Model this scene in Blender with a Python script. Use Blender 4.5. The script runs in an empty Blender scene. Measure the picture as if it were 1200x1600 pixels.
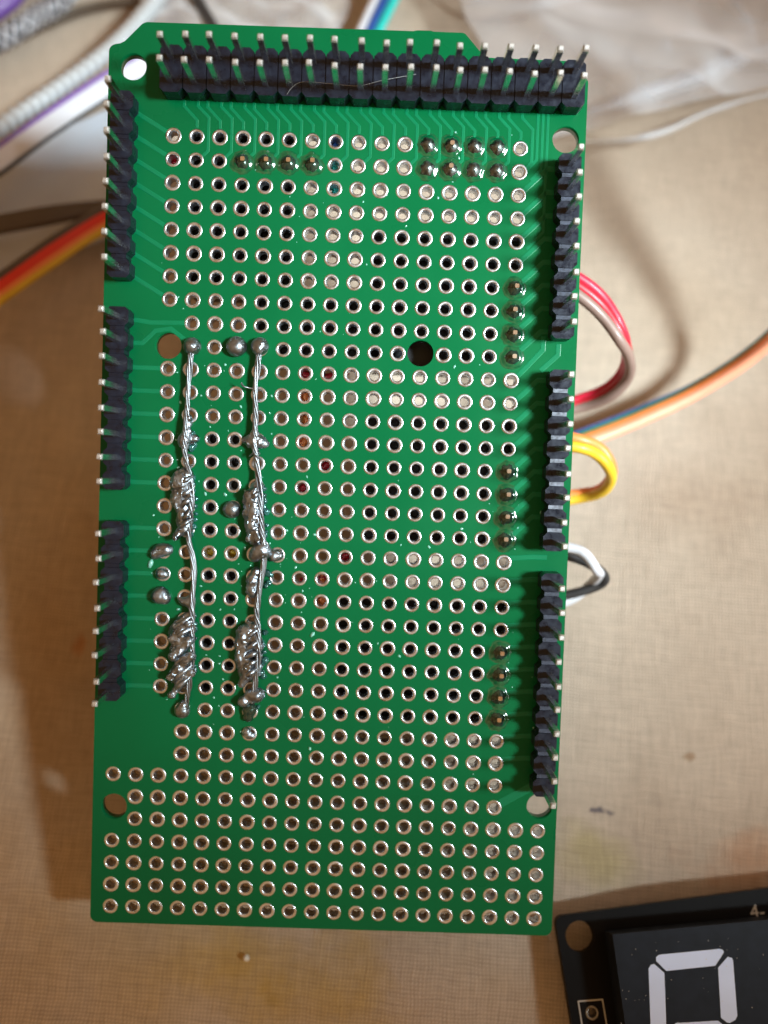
import bpy, bmesh, math, random
from mathutils import Vector, Matrix, noise
random.seed(7)
S = 0.001                      # everything below is written in millimetres
P = 2.54
SC = bpy.context.scene
C = SC.collection

# ------------------------------------------------------------------ camera, world, lamps, exposure
TILT = math.radians(20)        # the board leans up on the parts beneath it
BOARD_Z = 38.0
TB = Matrix.Translation((0, 0, BOARD_Z)) @ Matrix.Rotation(TILT, 4, 'X')
FPX = 1572.04
R = [Vector((0.99938282, 0.03414941, 0.00823417)),
     Vector((0.03371846, -0.99828914, 0.04776877)),
     Vector((0.00985136, -0.04746165, -0.99882448))]
CB = Vector((28.4599, -35.16026, 112.3195))
CW = TB @ CB
RT = TB.to_3x3()

def bp(px, py, z=0.0):
    """pixel of the photograph -> point of the board's own frame at height z"""
    d = R[0] * ((px - 600) / FPX) + R[1] * ((py - 800) / FPX) + R[2]
    return CB + d * ((z - CB.z) / d.z)

def at(px, py, z=0.0):
    """pixel of the photograph -> world point at height z (mm)"""
    d = RT @ (R[0] * ((px - 600) / FPX) + R[1] * ((py - 800) / FPX) + R[2])
    return CW + d * ((z - CW.z) / d.z)

cam = bpy.data.cameras.new('camera')
cam.sensor_fit = 'VERTICAL'; cam.sensor_height = 36.0; cam.sensor_width = 27.0
cam.lens = FPX / 1600 * 36.0
cam.clip_start = 0.002; cam.clip_end = 20
cam.dof.use_dof = True
cam.dof.focus_distance = 109.5 * S
cam.dof.aperture_fstop = 35.4 / 3.1
co = bpy.data.objects.new('camera', cam); C.objects.link(co)
m = Matrix((R[0], -R[1], -R[2])).transposed()
mw = (RT @ m).to_4x4(); mw.translation = CW * S
co.matrix_world = mw
SC.camera = co

W = bpy.data.worlds.new('World'); SC.world = W; W.use_nodes = True
bg = W.node_tree.nodes['Background']
# a dim warm room all round: made-up noise patches, dark and bright, added for the metal to reflect
_n, _l = W.node_tree.nodes, W.node_tree.links
_tc = _n.new('ShaderNodeTexCoord'); _nz = _n.new('ShaderNodeTexNoise'); _nz.inputs['Scale'].default_value = 2.3; _nz.inputs['Detail'].default_value = 3
_cr = _n.new('ShaderNodeValToRGB'); _l.new(_tc.outputs['Generated'], _nz.inputs['Vector']); _l.new(_nz.outputs['Fac'], _cr.inputs[0]); _l.new(_cr.outputs[0], bg.inputs[0])
_cr.color_ramp.elements[0].position = 0.44; _cr.color_ramp.elements[0].color = (0.10, 0.045, 0.018, 1)
_cr.color_ramp.elements[1].position = 0.60; _cr.color_ramp.elements[1].color = (1.0, 0.55, 0.24, 1)
bg.inputs[1].default_value = 0.76

def lamp(name, kind, loc, target, energy, color, **kw):
    l = bpy.data.lights.new(name, kind); l.energy = energy; l.color = color
    for k, v in kw.items(): setattr(l, k, v)
    o = bpy.data.objects.new(name, l); C.objects.link(o)
    o.location = loc * S
    o.rotation_euler = ((target - loc).to_track_quat('-Z', 'Y')).to_euler()
    return o
tgt = TB @ bp(1000, 400, 0)
LD = RT @ Vector((math.cos(math.radians(51)), 0.03, math.sin(math.radians(51)))).normalized()
lamp('window_light', 'SPOT', tgt + LD * 420, tgt, 33, (0.83, 0.96, 1.0),
     shadow_soft_size=0.056, spot_size=math.radians(16.2), spot_blend=0.85)  # narrow soft cone edge stands in for shade of the unseen phone
LD2 = RT @ Vector((0.9, 0.55, 0.75)).normalized()
lamp('window_fill', 'AREA', tgt + LD2 * 500, tgt, 0.28, (0.75, 0.88, 1.0), shape='RECTANGLE', size=0.42, size_y=0.30)  # second lamp added for fill and window gloss on the metal

SC.view_settings.view_transform = 'Standard'
try: SC.view_settings.look = 'None'
except Exception: pass
SC.view_settings.exposure = 0.0
SC.view_settings.gamma = 1.0
SC.cycles.max_bounces = 8
SC.cycles.sample_clamp_indirect = 6

# ------------------------------------------------------------------ helpers
def link(o, parent=None):
    C.objects.link(o)
    if parent: o.parent = parent
    return o
def obj(name, me, mat, parent=None, smooth=False, loc=None):
    if isinstance(me, bmesh.types.BMesh):
        b = me; me = bpy.data.meshes.new(name); b.to_mesh(me); b.free()
    if mat is not None and not me.materials: me.materials.append(mat)
    if smooth:
        for p in me.polygons: p.use_smooth = True
    o = bpy.data.objects.new(name, me); link(o, parent)
    if loc is not None: o.location = loc
    return o
def tag(o, label=None, cat=None, group=None, kind=None):
    if label: o['label'] = label
    if cat: o['category'] = cat
    if group: o['group'] = group
    if kind: o['kind'] = kind
    return o
def empty(name, loc, mat=None):
    o = bpy.data.objects.new(name, None); C.objects.link(o)
    o.empty_display_size = 0.005
    if mat is not None: o.matrix_world = mat
    else: o.location = loc
    return o
def V(p): return bm_cur.verts.new(Vector(p) * S)

def prism(bm, pts, z0, z1, M=None):
    """extrude a counter-clockwise polygon (mm)"""
    lo = [bm.verts.new(((M @ Vector((x, y, z0))) if M else Vector((x, y, z0))) * S) for x, y in pts]
    hi = [bm.verts.new(((M @ Vector((x, y, z1))) if M else Vector((x, y, z1))) * S) for x, y in pts]
    n = len(pts)
    bm.faces.new(hi); bm.faces.new(lo[::-1])
    for i in range(n):
        bm.faces.new((lo[i], lo[(i + 1) % n], hi[(i + 1) % n], hi[i]))
    return lo, hi
def box(bm, x0, x1, y0, y1, z0, z1, M=None):
    return prism(bm, [(x0, y0), (x1, y0), (x1, y1), (x0, y1)], z0, z1, M)
def spline(pts, n=8):
    pts = [Vector(p) for p in pts]
    q = [pts[0] * 2 - pts[1]] + pts + [pts[-1] * 2 - pts[-2]]
    out = []
    for i in range(1, len(q) - 2):
        a, b, c, d = q[i - 1], q[i], q[i + 1], q[i + 2]
        for k in range(n):
            t = k / n
            out.append(0.5 * ((2 * b) + (c - a) * t + (2 * a - 5 * b + 4 * c - d) * t * t + (3 * b - a - 3 * c + d) * t ** 3))
    out.append(pts[-1]); return out
def tube(bm, pts, rad, seg=8, cap=True):
    prev = None; ref = None
    n = len(pts); rings = []
    for i, p in enumerate(pts):
        t = (pts[min(i + 1, n - 1)] - pts[max(i - 1, 0)])
        if t.length < 1e-9: t = Vector((0, 0, 1))
        t.normalize()
        if ref is None:
            ref = t.orthogonal().normalized()
        ref = (ref - t * ref.dot(t)); ref.normalize()
        bi = t.cross(ref)
        r = rad[i] if isinstance(rad, (list, tuple)) else rad
        rings.append([bm.verts.new((p + (ref * math.cos(a) + bi * math.sin(a)) * r) * S)
                      for a in [2 * math.pi * k / seg for k in range(seg)]])
    for a, b in zip(rings, rings[1:]):
        for k in range(seg):
            bm.faces.new((a[k], a[(k + 1) % seg], b[(k + 1) % seg], b[k]))
    if cap:
        bm.faces.new(rings[0][::-1]); bm.faces.new(rings[-1])
def lathe(bm, prof, seg, c=(0, 0), jit=0.0, rnd=None):
    rings = []
    js = [1 + (rnd.uniform(-jit, jit) if rnd else 0) for _ in range(seg)]
    for r, z in prof:
        if r < 1e-6:
            rings.append([bm.verts.new(Vector((c[0], c[1], z)) * S)])
        else:
            rings.append([bm.verts.new(Vector((c[0] + r * js[k] * math.cos(2 * math.pi * k / seg), c[1] + r * js[k] * math.sin(2 * math.pi * k / seg), z)) * S) for k in range(seg)])
    for a, b in zip(rings, rings[1:]):
        for k in range(seg):
            k2 = (k + 1) % seg
            if len(b) == 1: bm.faces.new((a[k], a[k2], b[0]))
            elif len(a) == 1: bm.faces.new((a[0], b[k2], b[k]))
            else: bm.faces.new((a[k], a[k2], b[k2], b[k]))
def bevel(bm, w, seg=2, ang=30):
    es = [e for e in bm.edges if len(e.link_faces) == 2 and e.calc_face_angle(0) > math.radians(ang)]
    bmesh.ops.bevel(bm, geom=es, offset=w * S, segments=seg, affect='EDGES', profile=0.5, clamp_overlap=True)

# ------------------------------------------------------------------ materials
def mat(name, col, rough=0.5, metal=0.0, coat=0.0, var=0.0, vscale=400, bump=0.0, bscale=1500, spec=None, rvar=0.0):
    m = bpy.data.materials.new(name); m.use_nodes = True
    nt = m.node_tree; N = nt.nodes; L = nt.links; b = N['Principled BSDF']
    b.inputs['Base Color'].default_value = (*col, 1)
    b.inputs['Roughness'].default_value = rough
    b.inputs['Metallic'].default_value = metal
    b.inputs['Coat Weight'].default_value = coat
    b.inputs['Coat Roughness'].default_value = 0.12
    if spec is not None: b.inputs['Specular IOR Level'].default_value = spec
    tc = N.new('ShaderNodeTexCoord')
    if var > 0:
        t = N.new('ShaderNodeTexNoise'); t.inputs['Scale'].default_value = vscale; t.inputs['Detail'].default_value = 5
        L.new(tc.outputs['Object'], t.inputs['Vector'])
        r = N.new('ShaderNodeMapRange'); r.inputs['From Min'].default_value = 0.3; r.inputs['From Max'].default_value = 0.7
        r.inputs['To Min'].default_value = 1 - var; r.inputs['To Max'].default_value = 1 + var
        L.new(t.outputs['Fac'], r.inputs['Value'])
        x = N.new('ShaderNodeVectorMath'); x.operation = 'SCALE'; x.inputs[0].default_value = col
        L.new(r.outputs[0], x.inputs['Scale']); L.new(x.outputs[0], b.inputs['Base Color'])
        if rvar:
            r2 = N.new('ShaderNodeMapRange'); r2.inputs['From Min'].default_value = 0.3; r2.inputs['From Max'].default_value = 0.7
            r2.inputs['To Min'].default_value = max(0.03, rough - rvar); r2.inputs['To Max'].default_value = rough + rvar
            L.new(t.outputs['Fac'], r2.inputs['Value']); L.new(r2.outputs[0], b.inputs['Roughness'])
    if bump > 0:
        t2 = N.new('ShaderNodeTexNoise'); t2.inputs['Scale'].default_value = bscale; t2.inputs['Detail'].default_value = 4
        L.new(tc.outputs['Object'], t2.inputs['Vector'])
        bu = N.new('ShaderNodeBump'); bu.inputs['Strength'].default_value = 0.6; bu.inputs['Distance'].default_value = bump * S
        L.new(t2.outputs['Fac'], bu.inputs['Height']); L.new(bu.outputs[0], b.inputs['Normal'])
    return m
M_pcb = mat('green solder mask', (0.0, 0.122, 0.038), 0.32, coat=0.0, spec=0.16, var=0.09, vscale=60, rvar=0.10, bump=0.010, bscale=900)
M_trace = mat('mask over copper', (0.0, 0.172, 0.068), 0.32, coat=0.0, spec=0.3, var=0.06, vscale=300)
M_pad = mat('tinned pad', (0.66, 0.69, 0.73), 0.33, metal=1.0, var=0.16, vscale=900, bump=0.03, bscale=1800, rvar=0.1)
M_pin = mat('tinned pin', (0.72, 0.70, 0.66), 0.22, metal=1.0, var=0.1, vscale=900, bump=0.006, bscale=3000, rvar=0.08)
M_sold = mat('solder', (0.31, 0.35, 0.39), 0.38, metal=1.0, var=0.45, vscale=900, bump=0.07, bscale=1300, rvar=0.12)
M_soldball = mat('dull solder', (0.27, 0.30, 0.32), 0.38, metal=1.0, var=0.2, vscale=1500, bump=0.04, bscale=2500, rvar=0.1)
M_joint = mat('fluxed solder joint', (0.03, 0.065, 0.045), 0.22, metal=0.55, coat=0.8, var=0.35, vscale=1500, bump=0.05, bscale=2000)
M_darkball = mat('dark tarnished solder', (0.17, 0.20, 0.19), 0.34, metal=1.0, coat=0.3, var=0.5, vscale=1500, bump=0.12, bscale=1600, rvar=0.1)
M_flux = mat('flux residue', (0.001, 0.085, 0.030), 0.12, coat=1.0, var=0.3, vscale=900, bump=0.03, bscale=1500)
M_fluxc = mat('teal flux crust', (0.02, 0.12, 0.11), 0.10, metal=0.3, coat=1.0, var=0.5, vscale=1200, bump=0.1, bscale=2000)
M_wire = mat('tinned copper strand', (0.29, 0.31, 0.33), 0.42, metal=1.0, var=0.2, vscale=900)
M_blk = mat('black header plastic', (0.007, 0.0105, 0.021), 0.34, var=0.35, vscale=1200, bump=0.05, bscale=2200, spec=0.35, rvar=0.12)
M_comp = mat('black component plastic', (0.012, 0.012, 0.016), 0.45, var=0.2, vscale=300)
M_speck = mat('flux droplet', (0.25, 0.6, 0.5), 0.08, coat=1.0, var=0.2, vscale=900)
M_blkpcb = mat('black solder mask', (0.003, 0.003, 0.0035), 0.5, spec=0.12, var=0.25, vscale=300, bump=0.006, bscale=900)
M_disp = mat('display face', (0.010, 0.014, 0.022), 0.5, spec=0.15, var=0.2, vscale=700, bump=0.01, bscale=2500)
M_seg = mat('display segment', (0.58, 0.70, 0.96), 0.4, var=0.05, vscale=200)
M_silk = mat('white silkscreen', (0.55, 0.54, 0.50), 0.6)

def weave_mat():
    m = bpy.data.materials.new('woven cotton'); m.use_nodes = True
    nt = m.node_tree; N = nt.nodes; L = nt.links; b = N['Principled BSDF']
    b.inputs['Roughness'].default_value = 0.9; b.inputs['Specular IOR Level'].default_value = 0.15
    tc = N.new('ShaderNodeTexCoord')
    def mth(op, a, c=None, v=None):
        n = N.new('ShaderNodeMath'); n.operation = op
        if isinstance(a, (int, float)): n.inputs[0].default_value = a
        else: L.new(a, n.inputs[0])
        if c is not None: 
            if isinstance(c, (int, float)): n.inputs[1].default_value = c
            else: L.new(c, n.inputs[1])
        return n.outputs[0]
    wob = N.new('ShaderNodeTexNoise'); wob.inputs['Scale'].default_value = 150; wob.inputs['Detail'].default_value = 3
    L.new(tc.outputs['Object'], wob.inputs['Vector'])
    wv = N.new('ShaderNodeVectorMath'); wv.operation = 'SCALE'; L.new(wob.outputs['Color'], wv.inputs[0]); wv.inputs['Scale'].default_value = 0.0011
    ad = N.new('ShaderNodeVectorMath'); ad.operation = 'ADD'; L.new(tc.outputs['Object'], ad.inputs[0]); L.new(wv.outputs[0], ad.inputs[1])
    mp = N.new('ShaderNodeMapping'); mp.inputs['Rotation'].default_value = (0, 0, math.radians(3)); L.new(ad.outputs[0], mp.inputs['Vector'])
    sx = N.new('ShaderNodeSeparateXYZ'); L.new(mp.outputs[0], sx.inputs[0])
    k = 2 * math.pi / 0.00044
    px = mth('MULTIPLY', sx.outputs[0], k); py = mth('MULTIPLY', sx.outputs[1], k)
    s1 = mth('SINE', px); s2 = mth('SINE', py)
    a1 = mth('ABSOLUTE', mth('SINE', mth('MULTIPLY', px, 0.5))); a2 = mth('ABSOLUTE', mth('SINE', mth('MULTIPLY', py, 0.5)))
    chk = mth('MULTIPLY', s1, s2)
    # thread relief: rounded threads, over and under
    h = mth('ADD', mth('MULTIPLY', a1, a2), mth('MULTIPLY', chk, 0.25))
    slub = N.new('ShaderNodeTexNoise'); slub.inputs['Scale'].default_value = 1.0; slub.inputs['Detail'].default_value = 3
    ms = N.new('ShaderNodeMapping'); ms.inputs['Scale'].default_value = (2300, 260, 500); L.new(mp.outputs[0], ms.inputs['Vector']); L.new(ms.outputs[0], slub.inputs['Vector'])
    slub2 = N.new('ShaderNodeTexNoise'); slub2.inputs['Scale'].default_value = 1.0; slub2.inputs['Detail'].default_value = 3
    ms2 = N.new('ShaderNodeMapping'); ms2.inputs['Scale'].default_value = (260, 2300, 500); L.new(mp.outputs[0], ms2.inputs['Vector']); L.new(ms2.outputs[0], slub2.inputs['Vector'])
    sl = mth('ADD', slub.outputs['Fac'], slub2.outputs['Fac'])
    # colour
    cl = N.new('ShaderNodeTexNoise'); cl.inputs['Scale'].default_value = 22; cl.inputs['Detail'].default_value = 6; L.new(tc.outputs['Object'], cl.inputs['Vector'])
    cr = N.new('ShaderNodeValToRGB'); L.new(cl.outputs['Fac'], cr.inputs[0])
    cr.color_ramp.elements[0].position = 0.3; cr.color_ramp.elements[0].color = (0.45, 0.355, 0.27, 1)
    cr.color_ramp.elements[1].position = 0.7; cr.color_ramp.elements[1].color = (0.59, 0.50, 0.405, 1)
    shade = mth('ADD', mth('MULTIPLY', h, 0.34), mth('ADD', mth('MULTIPLY', sl, 0.40), 0.42))
    sv = N.new('ShaderNodeVectorMath'); sv.operation = 'SCALE'; L.new(cr.outputs[0], sv.inputs[0]); L.new(shade, sv.inputs['Scale'])
    last = sv.outputs[0]
    def stain_and_shade(px_, py_, rx, ry, col, amt, ns=200, soft=0.6, thr=0.35):  # tints the cloth: real stains and painted warm shade
        nonlocal last
        c = at(px_, py_, 0) * S
        g = N.new('ShaderNodeVectorMath'); g.operation = 'SUBTRACT'; L.new(tc.outputs['Object'], g.inputs[0]); g.inputs[1].default_value = c
        g2 = N.new('ShaderNodeVectorMath'); g2.operation = 'MULTIPLY'; L.new(g.outputs[0], g2.inputs[0]); g2.inputs[1].default_value = (1000 / rx, 1000 / ry, 0)
        ln = N.new('ShaderNodeVectorMath'); ln.operation = 'LENGTH'; L.new(g2.outputs[0], ln.inputs[0])
        nz = N.new('ShaderNodeTexNoise'); nz.inputs['Scale'].default_value = ns; nz.inputs['Detail'].default_value = 4; L.new(tc.outputs['Object'], nz.inputs['Vector'])
        v = mth('ADD', ln.outputs['Value'], mth('MULTIPLY', mth('SUBTRACT', nz.outputs['Fac'], 0.5), 2.2))
        r = N.new('ShaderNodeMapRange'); L.new(v, r.inputs['Value']); r.inputs['From Min'].default_value = 1.0; r.inputs['From Max'].default_value = 1.0 - soft
        r.inputs['To Min'].default_value = 0; r.inputs['To Max'].default_value = amt
        mx = N.new('ShaderNodeMix'); mx.data_type = 'RGBA'; mx.blend_type = 'MULTIPLY'
        L.new(r.outputs[0], mx.inputs['Factor']); L.new(last, mx.inputs['A']); mx.inputs['B'].default_value = (*col, 1)
        last = mx.outputs['Result']
    stain_and_shade(450, 1535, 16, 7, (0.90, 0.78, 0.28), 0.8, 120, 0.9)
    stain_and_shade(200, 1520, 42, 16, (0.98, 0.84, 0.52), 0.75, 60, 1.0)  # golden warm shade painted into the cloth colour
    stain_and_shade(60, 1050, 14, 40, (0.97, 0.80, 0.55), 0.6, 60, 1.0)  # brown shade along the left, painted into the cloth
    stain_and_shade(930, 1335, 7, 4, (0.78, 0.80, 0.45), 0.6, 150, 0.9)  # small yellow-green tint
    stain_and_shade(1190, 1350, 9, 4, (0.9, 0.55, 0.35), 0.6, 150, 0.9)  # small orange-brown tint
    stain_and_shade(1080, 1182, 1.0, 0.7, (0.62, 0.47, 0.33), 0.7, 500, 0.6)
    stain_and_shade(935, 1266, 1.4, 0.45, (0.15, 0.17, 0.30), 0.8, 2200, 0.5)
    stain_and_shade(958, 1270, 0.6, 0.35, (0.25, 0.28, 0.40), 0.7, 2200, 0.5)
    stain_and_shade(125, 1000, 1.2, 2.2, (0.95, 0.45, 0.12), 0.7, 300, 0.8)
    stain_and_shade(1090, 540, 14, 20, (0.93, 0.88, 0.82), 0.7, 40, 1.0)  # broad, slightly darker area
    stain_and_shade(1070, 780, 16, 7, (0.88, 0.82, 0.78), 0.7, 60, 1.0)  # wide, low area of slightly darker tone
    L.new(last, b.inputs['Base Color'])
    bu = N.new('ShaderNodeBump'); bu.inputs['Strength'].default_value = 0.8; bu.inputs['Distance'].default_value = 0.00012
    L.new(mth('ADD', h, mth('MULTIPLY', sl, 0.6)), bu.inputs['Height']); L.new(bu.outputs[0], b.inputs['Normal'])
    return m
M_cloth = weave_mat()
def clear_mat(name, base=0.97, tint=(0.97, 0.98, 1.0), milky=0.22, rough=0.15):
    m = bpy.data.materials.new(name); m.use_nodes = True
    nt = m.node_tree; N = nt.nodes; L = nt.links; N.remove(N['Principled BSDF']); out = N['Material Output']
    tr = N.new('ShaderNodeBsdfTransparent'); tr.inputs[0].default_value = (*[base * t for t in tint], 1)
    gl = N.new('ShaderNodeBsdfGlossy'); gl.inputs['Roughness'].default_value = rough
    df = N.new('ShaderNodeBsdfDiffuse'); df.inputs[0].default_value = (0.8, 0.82, 0.86, 1)
    lw = N.new('ShaderNodeLayerWeight'); lw.inputs['Blend'].default_value = 0.5
    pw = N.new('ShaderNodeMath'); pw.operation = 'POWER'; L.new(lw.outputs['Facing'], pw.inputs[0]); pw.inputs[1].default_value = 3.5
    fr = N.new('ShaderNodeMath'); fr.operation = 'MULTIPLY_ADD'; L.new(pw.outputs[0], fr.inputs[0]); fr.inputs[1].default_value = 0.85; fr.inputs[2].default_value = 0.06
    mk = N.new('ShaderNodeMath'); mk.operation = 'MULTIPLY_ADD'; mk.use_clamp = True; lw2 = N.new('ShaderNodeLayerWeight'); lw2.inputs['Blend'].default_value = 0.5
    pw2 = N.new('ShaderNodeMath'); pw2.operation = 'POWER'; L.new(lw2.outputs['Facing'], pw2.inputs[0]); pw2.inputs[1].default_value = 1.6
    L.new(pw2.outputs[0], mk.inputs[0]); mk.inputs[1].default_value = 1.1; mk.inputs[2].default_value = milky
    m1 = N.new('ShaderNodeMixShader'); L.new(mk.outputs[0], m1.inputs[0]); L.new(tr.outputs[0], m1.inputs[1]); L.new(df.outputs[0], m1.inputs[2])
    m2 = N.new('ShaderNodeMixShader'); L.new(fr.outputs[0], m2.inputs[0]); L.new(m1.outputs[0], m2.inputs[1]); L.new(gl.outputs[0], m2.inputs[2])
    L.new(m2.outputs[0], out.inputs[0])
    return m

# ------------------------------------------------------------------ the cloth
def cloth():
    bm = bmesh.new(); n = 200; L_ = 520.0
    cx, cy = 30, -30
    vs = []
    for j in range(n + 1):
        for i in range(n + 1):
            x = cx + (i / n - 0.5) * L_; y = cy + (j / n - 0.5) * L_
            z = 2.0 * noise.noise(Vector((x / 34, y / 48, 0))) + 0.5 * noise.noise(Vector((x / 9, y / 17, 3)))
            z += 0.9 * max(0, noise.noise(Vector(((x * 0.8 + y * 0.5) / 16, (y * 0.8 - x * 0.5) / 60, 7))))
            vs.append(bm.verts.new(Vector((x, y, z - 0.9)) * S))
    for j in range(n):
        for i in range(n):
            a = j * (n + 1) + i
            bm.faces.new((vs[a], vs[a + 1], vs[a + n + 2], vs[a + n + 1]))
    o = obj('tablecloth_ground', bm, M_cloth, smooth=True)
    tag(o, kind='structure')
cloth()

# ------------------------------------------------------------------ the board
board = empty('circuit_board', None, Matrix.LocRotScale(TB.to_translation() * S, TB.to_quaternion(), None))
tag(board, 'large green perforated circuit board with black pin headers along three edges and soldered wires', 'circuit board')

def present(c, r):
    if r <= 7: return 2 <= c <= 17
    if r == 8: return 3 <= c <= 17
    if r == 9: return 3 <= c <= 17 and c != 13
    if r <= 24: return 2 <= c <= 17
    if r <= 27: return 3 <= c <= 17
    if r == 28: return 0 <= c <= 17
    if r == 29: return 1 <= c <= 17
    if r == 30: return 1 <= c <= 19
    return 0 <= c <= 19
PADS = [(c, r) for r in range(35) for c in range(20) if present(c, r)]
JOINTS = [(5, 1), (6, 1), (7, 1), (8, 1)] + [(c, r) for r in (0, 1) for c in (13, 14, 15, 16)] + [(17, r) for r in (6, 7, 8, 9, 14, 15, 16, 17, 22, 23, 24, 25)]
HOLES = [(208, 104), (884, 218), (263, 540), (657, 552), (178, 1260), (843, 1260)]
HOLES = [bp(x, y) for x, y in HOLES]

def board_slab():
    cu = bpy.data.curves.new('slab', 'CURVE'); cu.dimensions = '2D'; cu.fill_mode = 'BOTH'
    def poly(pts):
        s = cu.splines.new('POLY'); s.points.add(len(pts) - 1); s.use_cyclic_u = True
        for p, q in zip(s.points, pts): p.co = (q[0], q[1], 0, 1)
    def arc(cx, cy, r, a0, a1, n=6):
        return [(cx + r * math.cos(math.radians(a0 + (a1 - a0) * k / n)), cy + r * math.sin(math.radians(a0 + (a1 - a0) * k / n))) for k in range(n + 1)]
    o = []
    o += arc(-1.4, -87.4, 0.85, 180, 270)
    o += arc(49.5, -87.45, 0.85, 270, 360)
    o += [(50.35, 7.2)] + arc(50.0, 7.4, 0.35, 0, 45, 2) + [(48.6, 9.3), (48.2, 9.62), (39.0, 9.66), (38.8, 9.8), (36.7, 12.1), (36.4, 12.22), (33.2, 12.22), (32.9, 12.32), (31.4, 12.3), (31.0, 12.2), (1.9, 12.08), (1.45, 11.9)]
    o += [(-0.45, 9.95), (-0.9, 9.72), (-1.45, 9.6)] + arc(-1.35, 8.8, 0.8, 105, 180, 4)
    poly(o)
    for c, r in PADS:
        poly([(c * P + 0.56 * math.cos(2 * math.pi * k / 14), -r * P + 0.56 * math.sin(2 * math.pi * k / 14)) for k in range(14)])
    for h in HOLES:
        poly([(h.x + 1.46 * math.cos(2 * math.pi * k / 40), h.y + 1.46 * math.sin(2 * math.pi * k / 40)) for k in range(40)])
    cu.extrude = 0.8
    co_ = bpy.data.objects.new('slab', cu); C.objects.link(co_)
    dg = bpy.context.evaluated_depsgraph_get()
    me = bpy.data.meshes.new_from_object(co_.evaluated_get(dg))
    bpy.data.objects.remove(co_)
    me.transform(Matrix.Translation((0, 0, -0.8)))
    me.transform(Matrix.Scale(S, 4))
    me.materials.clear()
    b = bmesh.new(); b.from_mesh(me); bmesh.ops.remove_doubles(b, verts=b.verts, dist=1e-7)
    b.to_mesh(me); b.free()
    obj('board_panel', me, M_pcb, board)
board_slab()

# plated pads
def pad_mesh(k):
    rnd = random.Random(k); bm = bmesh.new()
    w = rnd.uniform(-0.03, 0.03)
    lathe(bm, [(0.87 + w, 0.0), (0.84 + w, 0.035), (0.76 + w, 0.06), (0.65, 0.055), (0.55, 0.0), (0.51, -0.12), (0.50, -0.8), (0.50, -1.62), (0.9, -1.63)], 16, jit=0.012, rnd=rnd)
    me = bpy.data.meshes.new('pad'); bm.to_mesh(me); bm.free()
    me.materials.append(M_pad)
    for p in me.polygons: p.use_smooth = True
    return me
pm = [pad_mesh(k) for k in range(5)]
def depth(c, r): return R[2].dot(Vector((c * P, -r * P, 0)) - CB)
order = sorted([q for q in PADS if q not in JOINTS], key=lambda q: depth(*q))
rest = bmesh.new()
for i, (c, r) in enumerate(order):
    me = random.choice(pm); rz = random.uniform(0, 6.28)
    if i < 300:
        o = obj('pad', me, None, board, loc=Vector((c * P, -r * P, 0)) * S); o.rotation_euler.z = rz
    else:
        t = bmesh.new(); t.from_mesh(me)
        t.transform(Matrix.Translation(Vector((c * P, -r * P, 0)) * S) @ Matrix.Rotation(rz, 4, 'Z'))
        tmp = bpy.data.meshes.new('t'); t.to_mesh(tmp); t.free(); rest.from_mesh(tmp); bpy.data.meshes.remove(tmp)
o = obj('pad', rest, M_pad, board, smooth=True); o['kind'] = 'stuff'

# copper tracks under the mask
def trace(pts, w=0.36):
    pts = [Vector((p[0], p[1], 0)) for p in pts]
    bm = bmesh.new(); L_, R_ = [], []
    for i, p in enumerate(pts):
        a = pts[max(i - 1, 0)]; b = pts[min(i + 1, len(pts) - 1)]
        d0 = (p - a).normalized() if i > 0 else (b - p).normalized()
        d1 = (b - p).normalized() if i < len(pts) - 1 else d0
        t = (d0 + d1).normalized(); nrm = Vector((-t.y, t.x, 0)); k = 1 / max(0.5, nrm.dot(Vector((-d0.y, d0.x, 0))))
        L_.append(p + nrm * w / 2 * k); R_.append(p - nrm * w / 2 * k)
    prof = []
    for l, r in zip(L_, R_):
        c = (l + r) / 2
        prof.append([bm.verts.new(Vector((q.x, q.y, z)) * S) for q, z in ((l + (l - c) * 0.35, 0.003), (l, 0.03), (r, 0.03), (r + (r - c) * 0.35, 0.003))])
    for a, b in zip(prof, prof[1:]):
        for k in range(3): bm.faces.new((a[k], a[k + 1], b[k + 1], b[k]))
    bmesh.ops.recalc_face_normals(bm, faces=bm.faces)
    if sum(f.normal.z for f in bm.faces) < 0: bmesh.ops.reverse_faces(bm, faces=bm.faces)
    obj('trace', bm, M_trace, board)
for k in range(8): trace([(0.2, 2.79 - P * k), (5.08 - 0.75, 0.42 - P * k)])
for k in range(2, 8): trace([(0.2, -20.14 - P * k), (1.6, -(k + 8) * P), (4.3, -(k + 8) * P)])
trace([(0.2, -20.2), (1.6, -20.2), (3.0, -20.4), (6.9, -20.32)])
trace([(0.2, -22.7), (2.2, -22.7), (3.6, -21.3), (5.3, -21.0), (7.1, -22.3)])
for k in range(8): trace([(0.2, -43.4 - P * k), (1.6, -(k + 17) * P), (4.3, -(k + 17) * P)])
for k in range(8): trace([(48, -2.09 - P * k), (46.3, -2.09 - P * k), (43.75, -(k + 2) * P + 0.5)], 0.42)
trace([(46.6, -20.4), (46.6, -21.9), (43.8, -25.0)], 0.42)
for k in range(1, 8): trace([(48, -25.26 - P * k + P), (46.2, -25.26 - P * k + P), (43.8, -(k + 10) * P + 0.35)], 0.42)
for k in range(10): trace([(48, -47.53 - P * k + P), (46.3, -47.53 - P * k + P), (43.8, -(k + 18) * P + 0.5)], 0.42)
trace([(48.3, -21.2), (48.3, -22.4), (46.4, -24.2)], 0.42)
trace([(48, -70.3), (47.2, -71.2), (43.8, -73.2)], 0.7)
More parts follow.
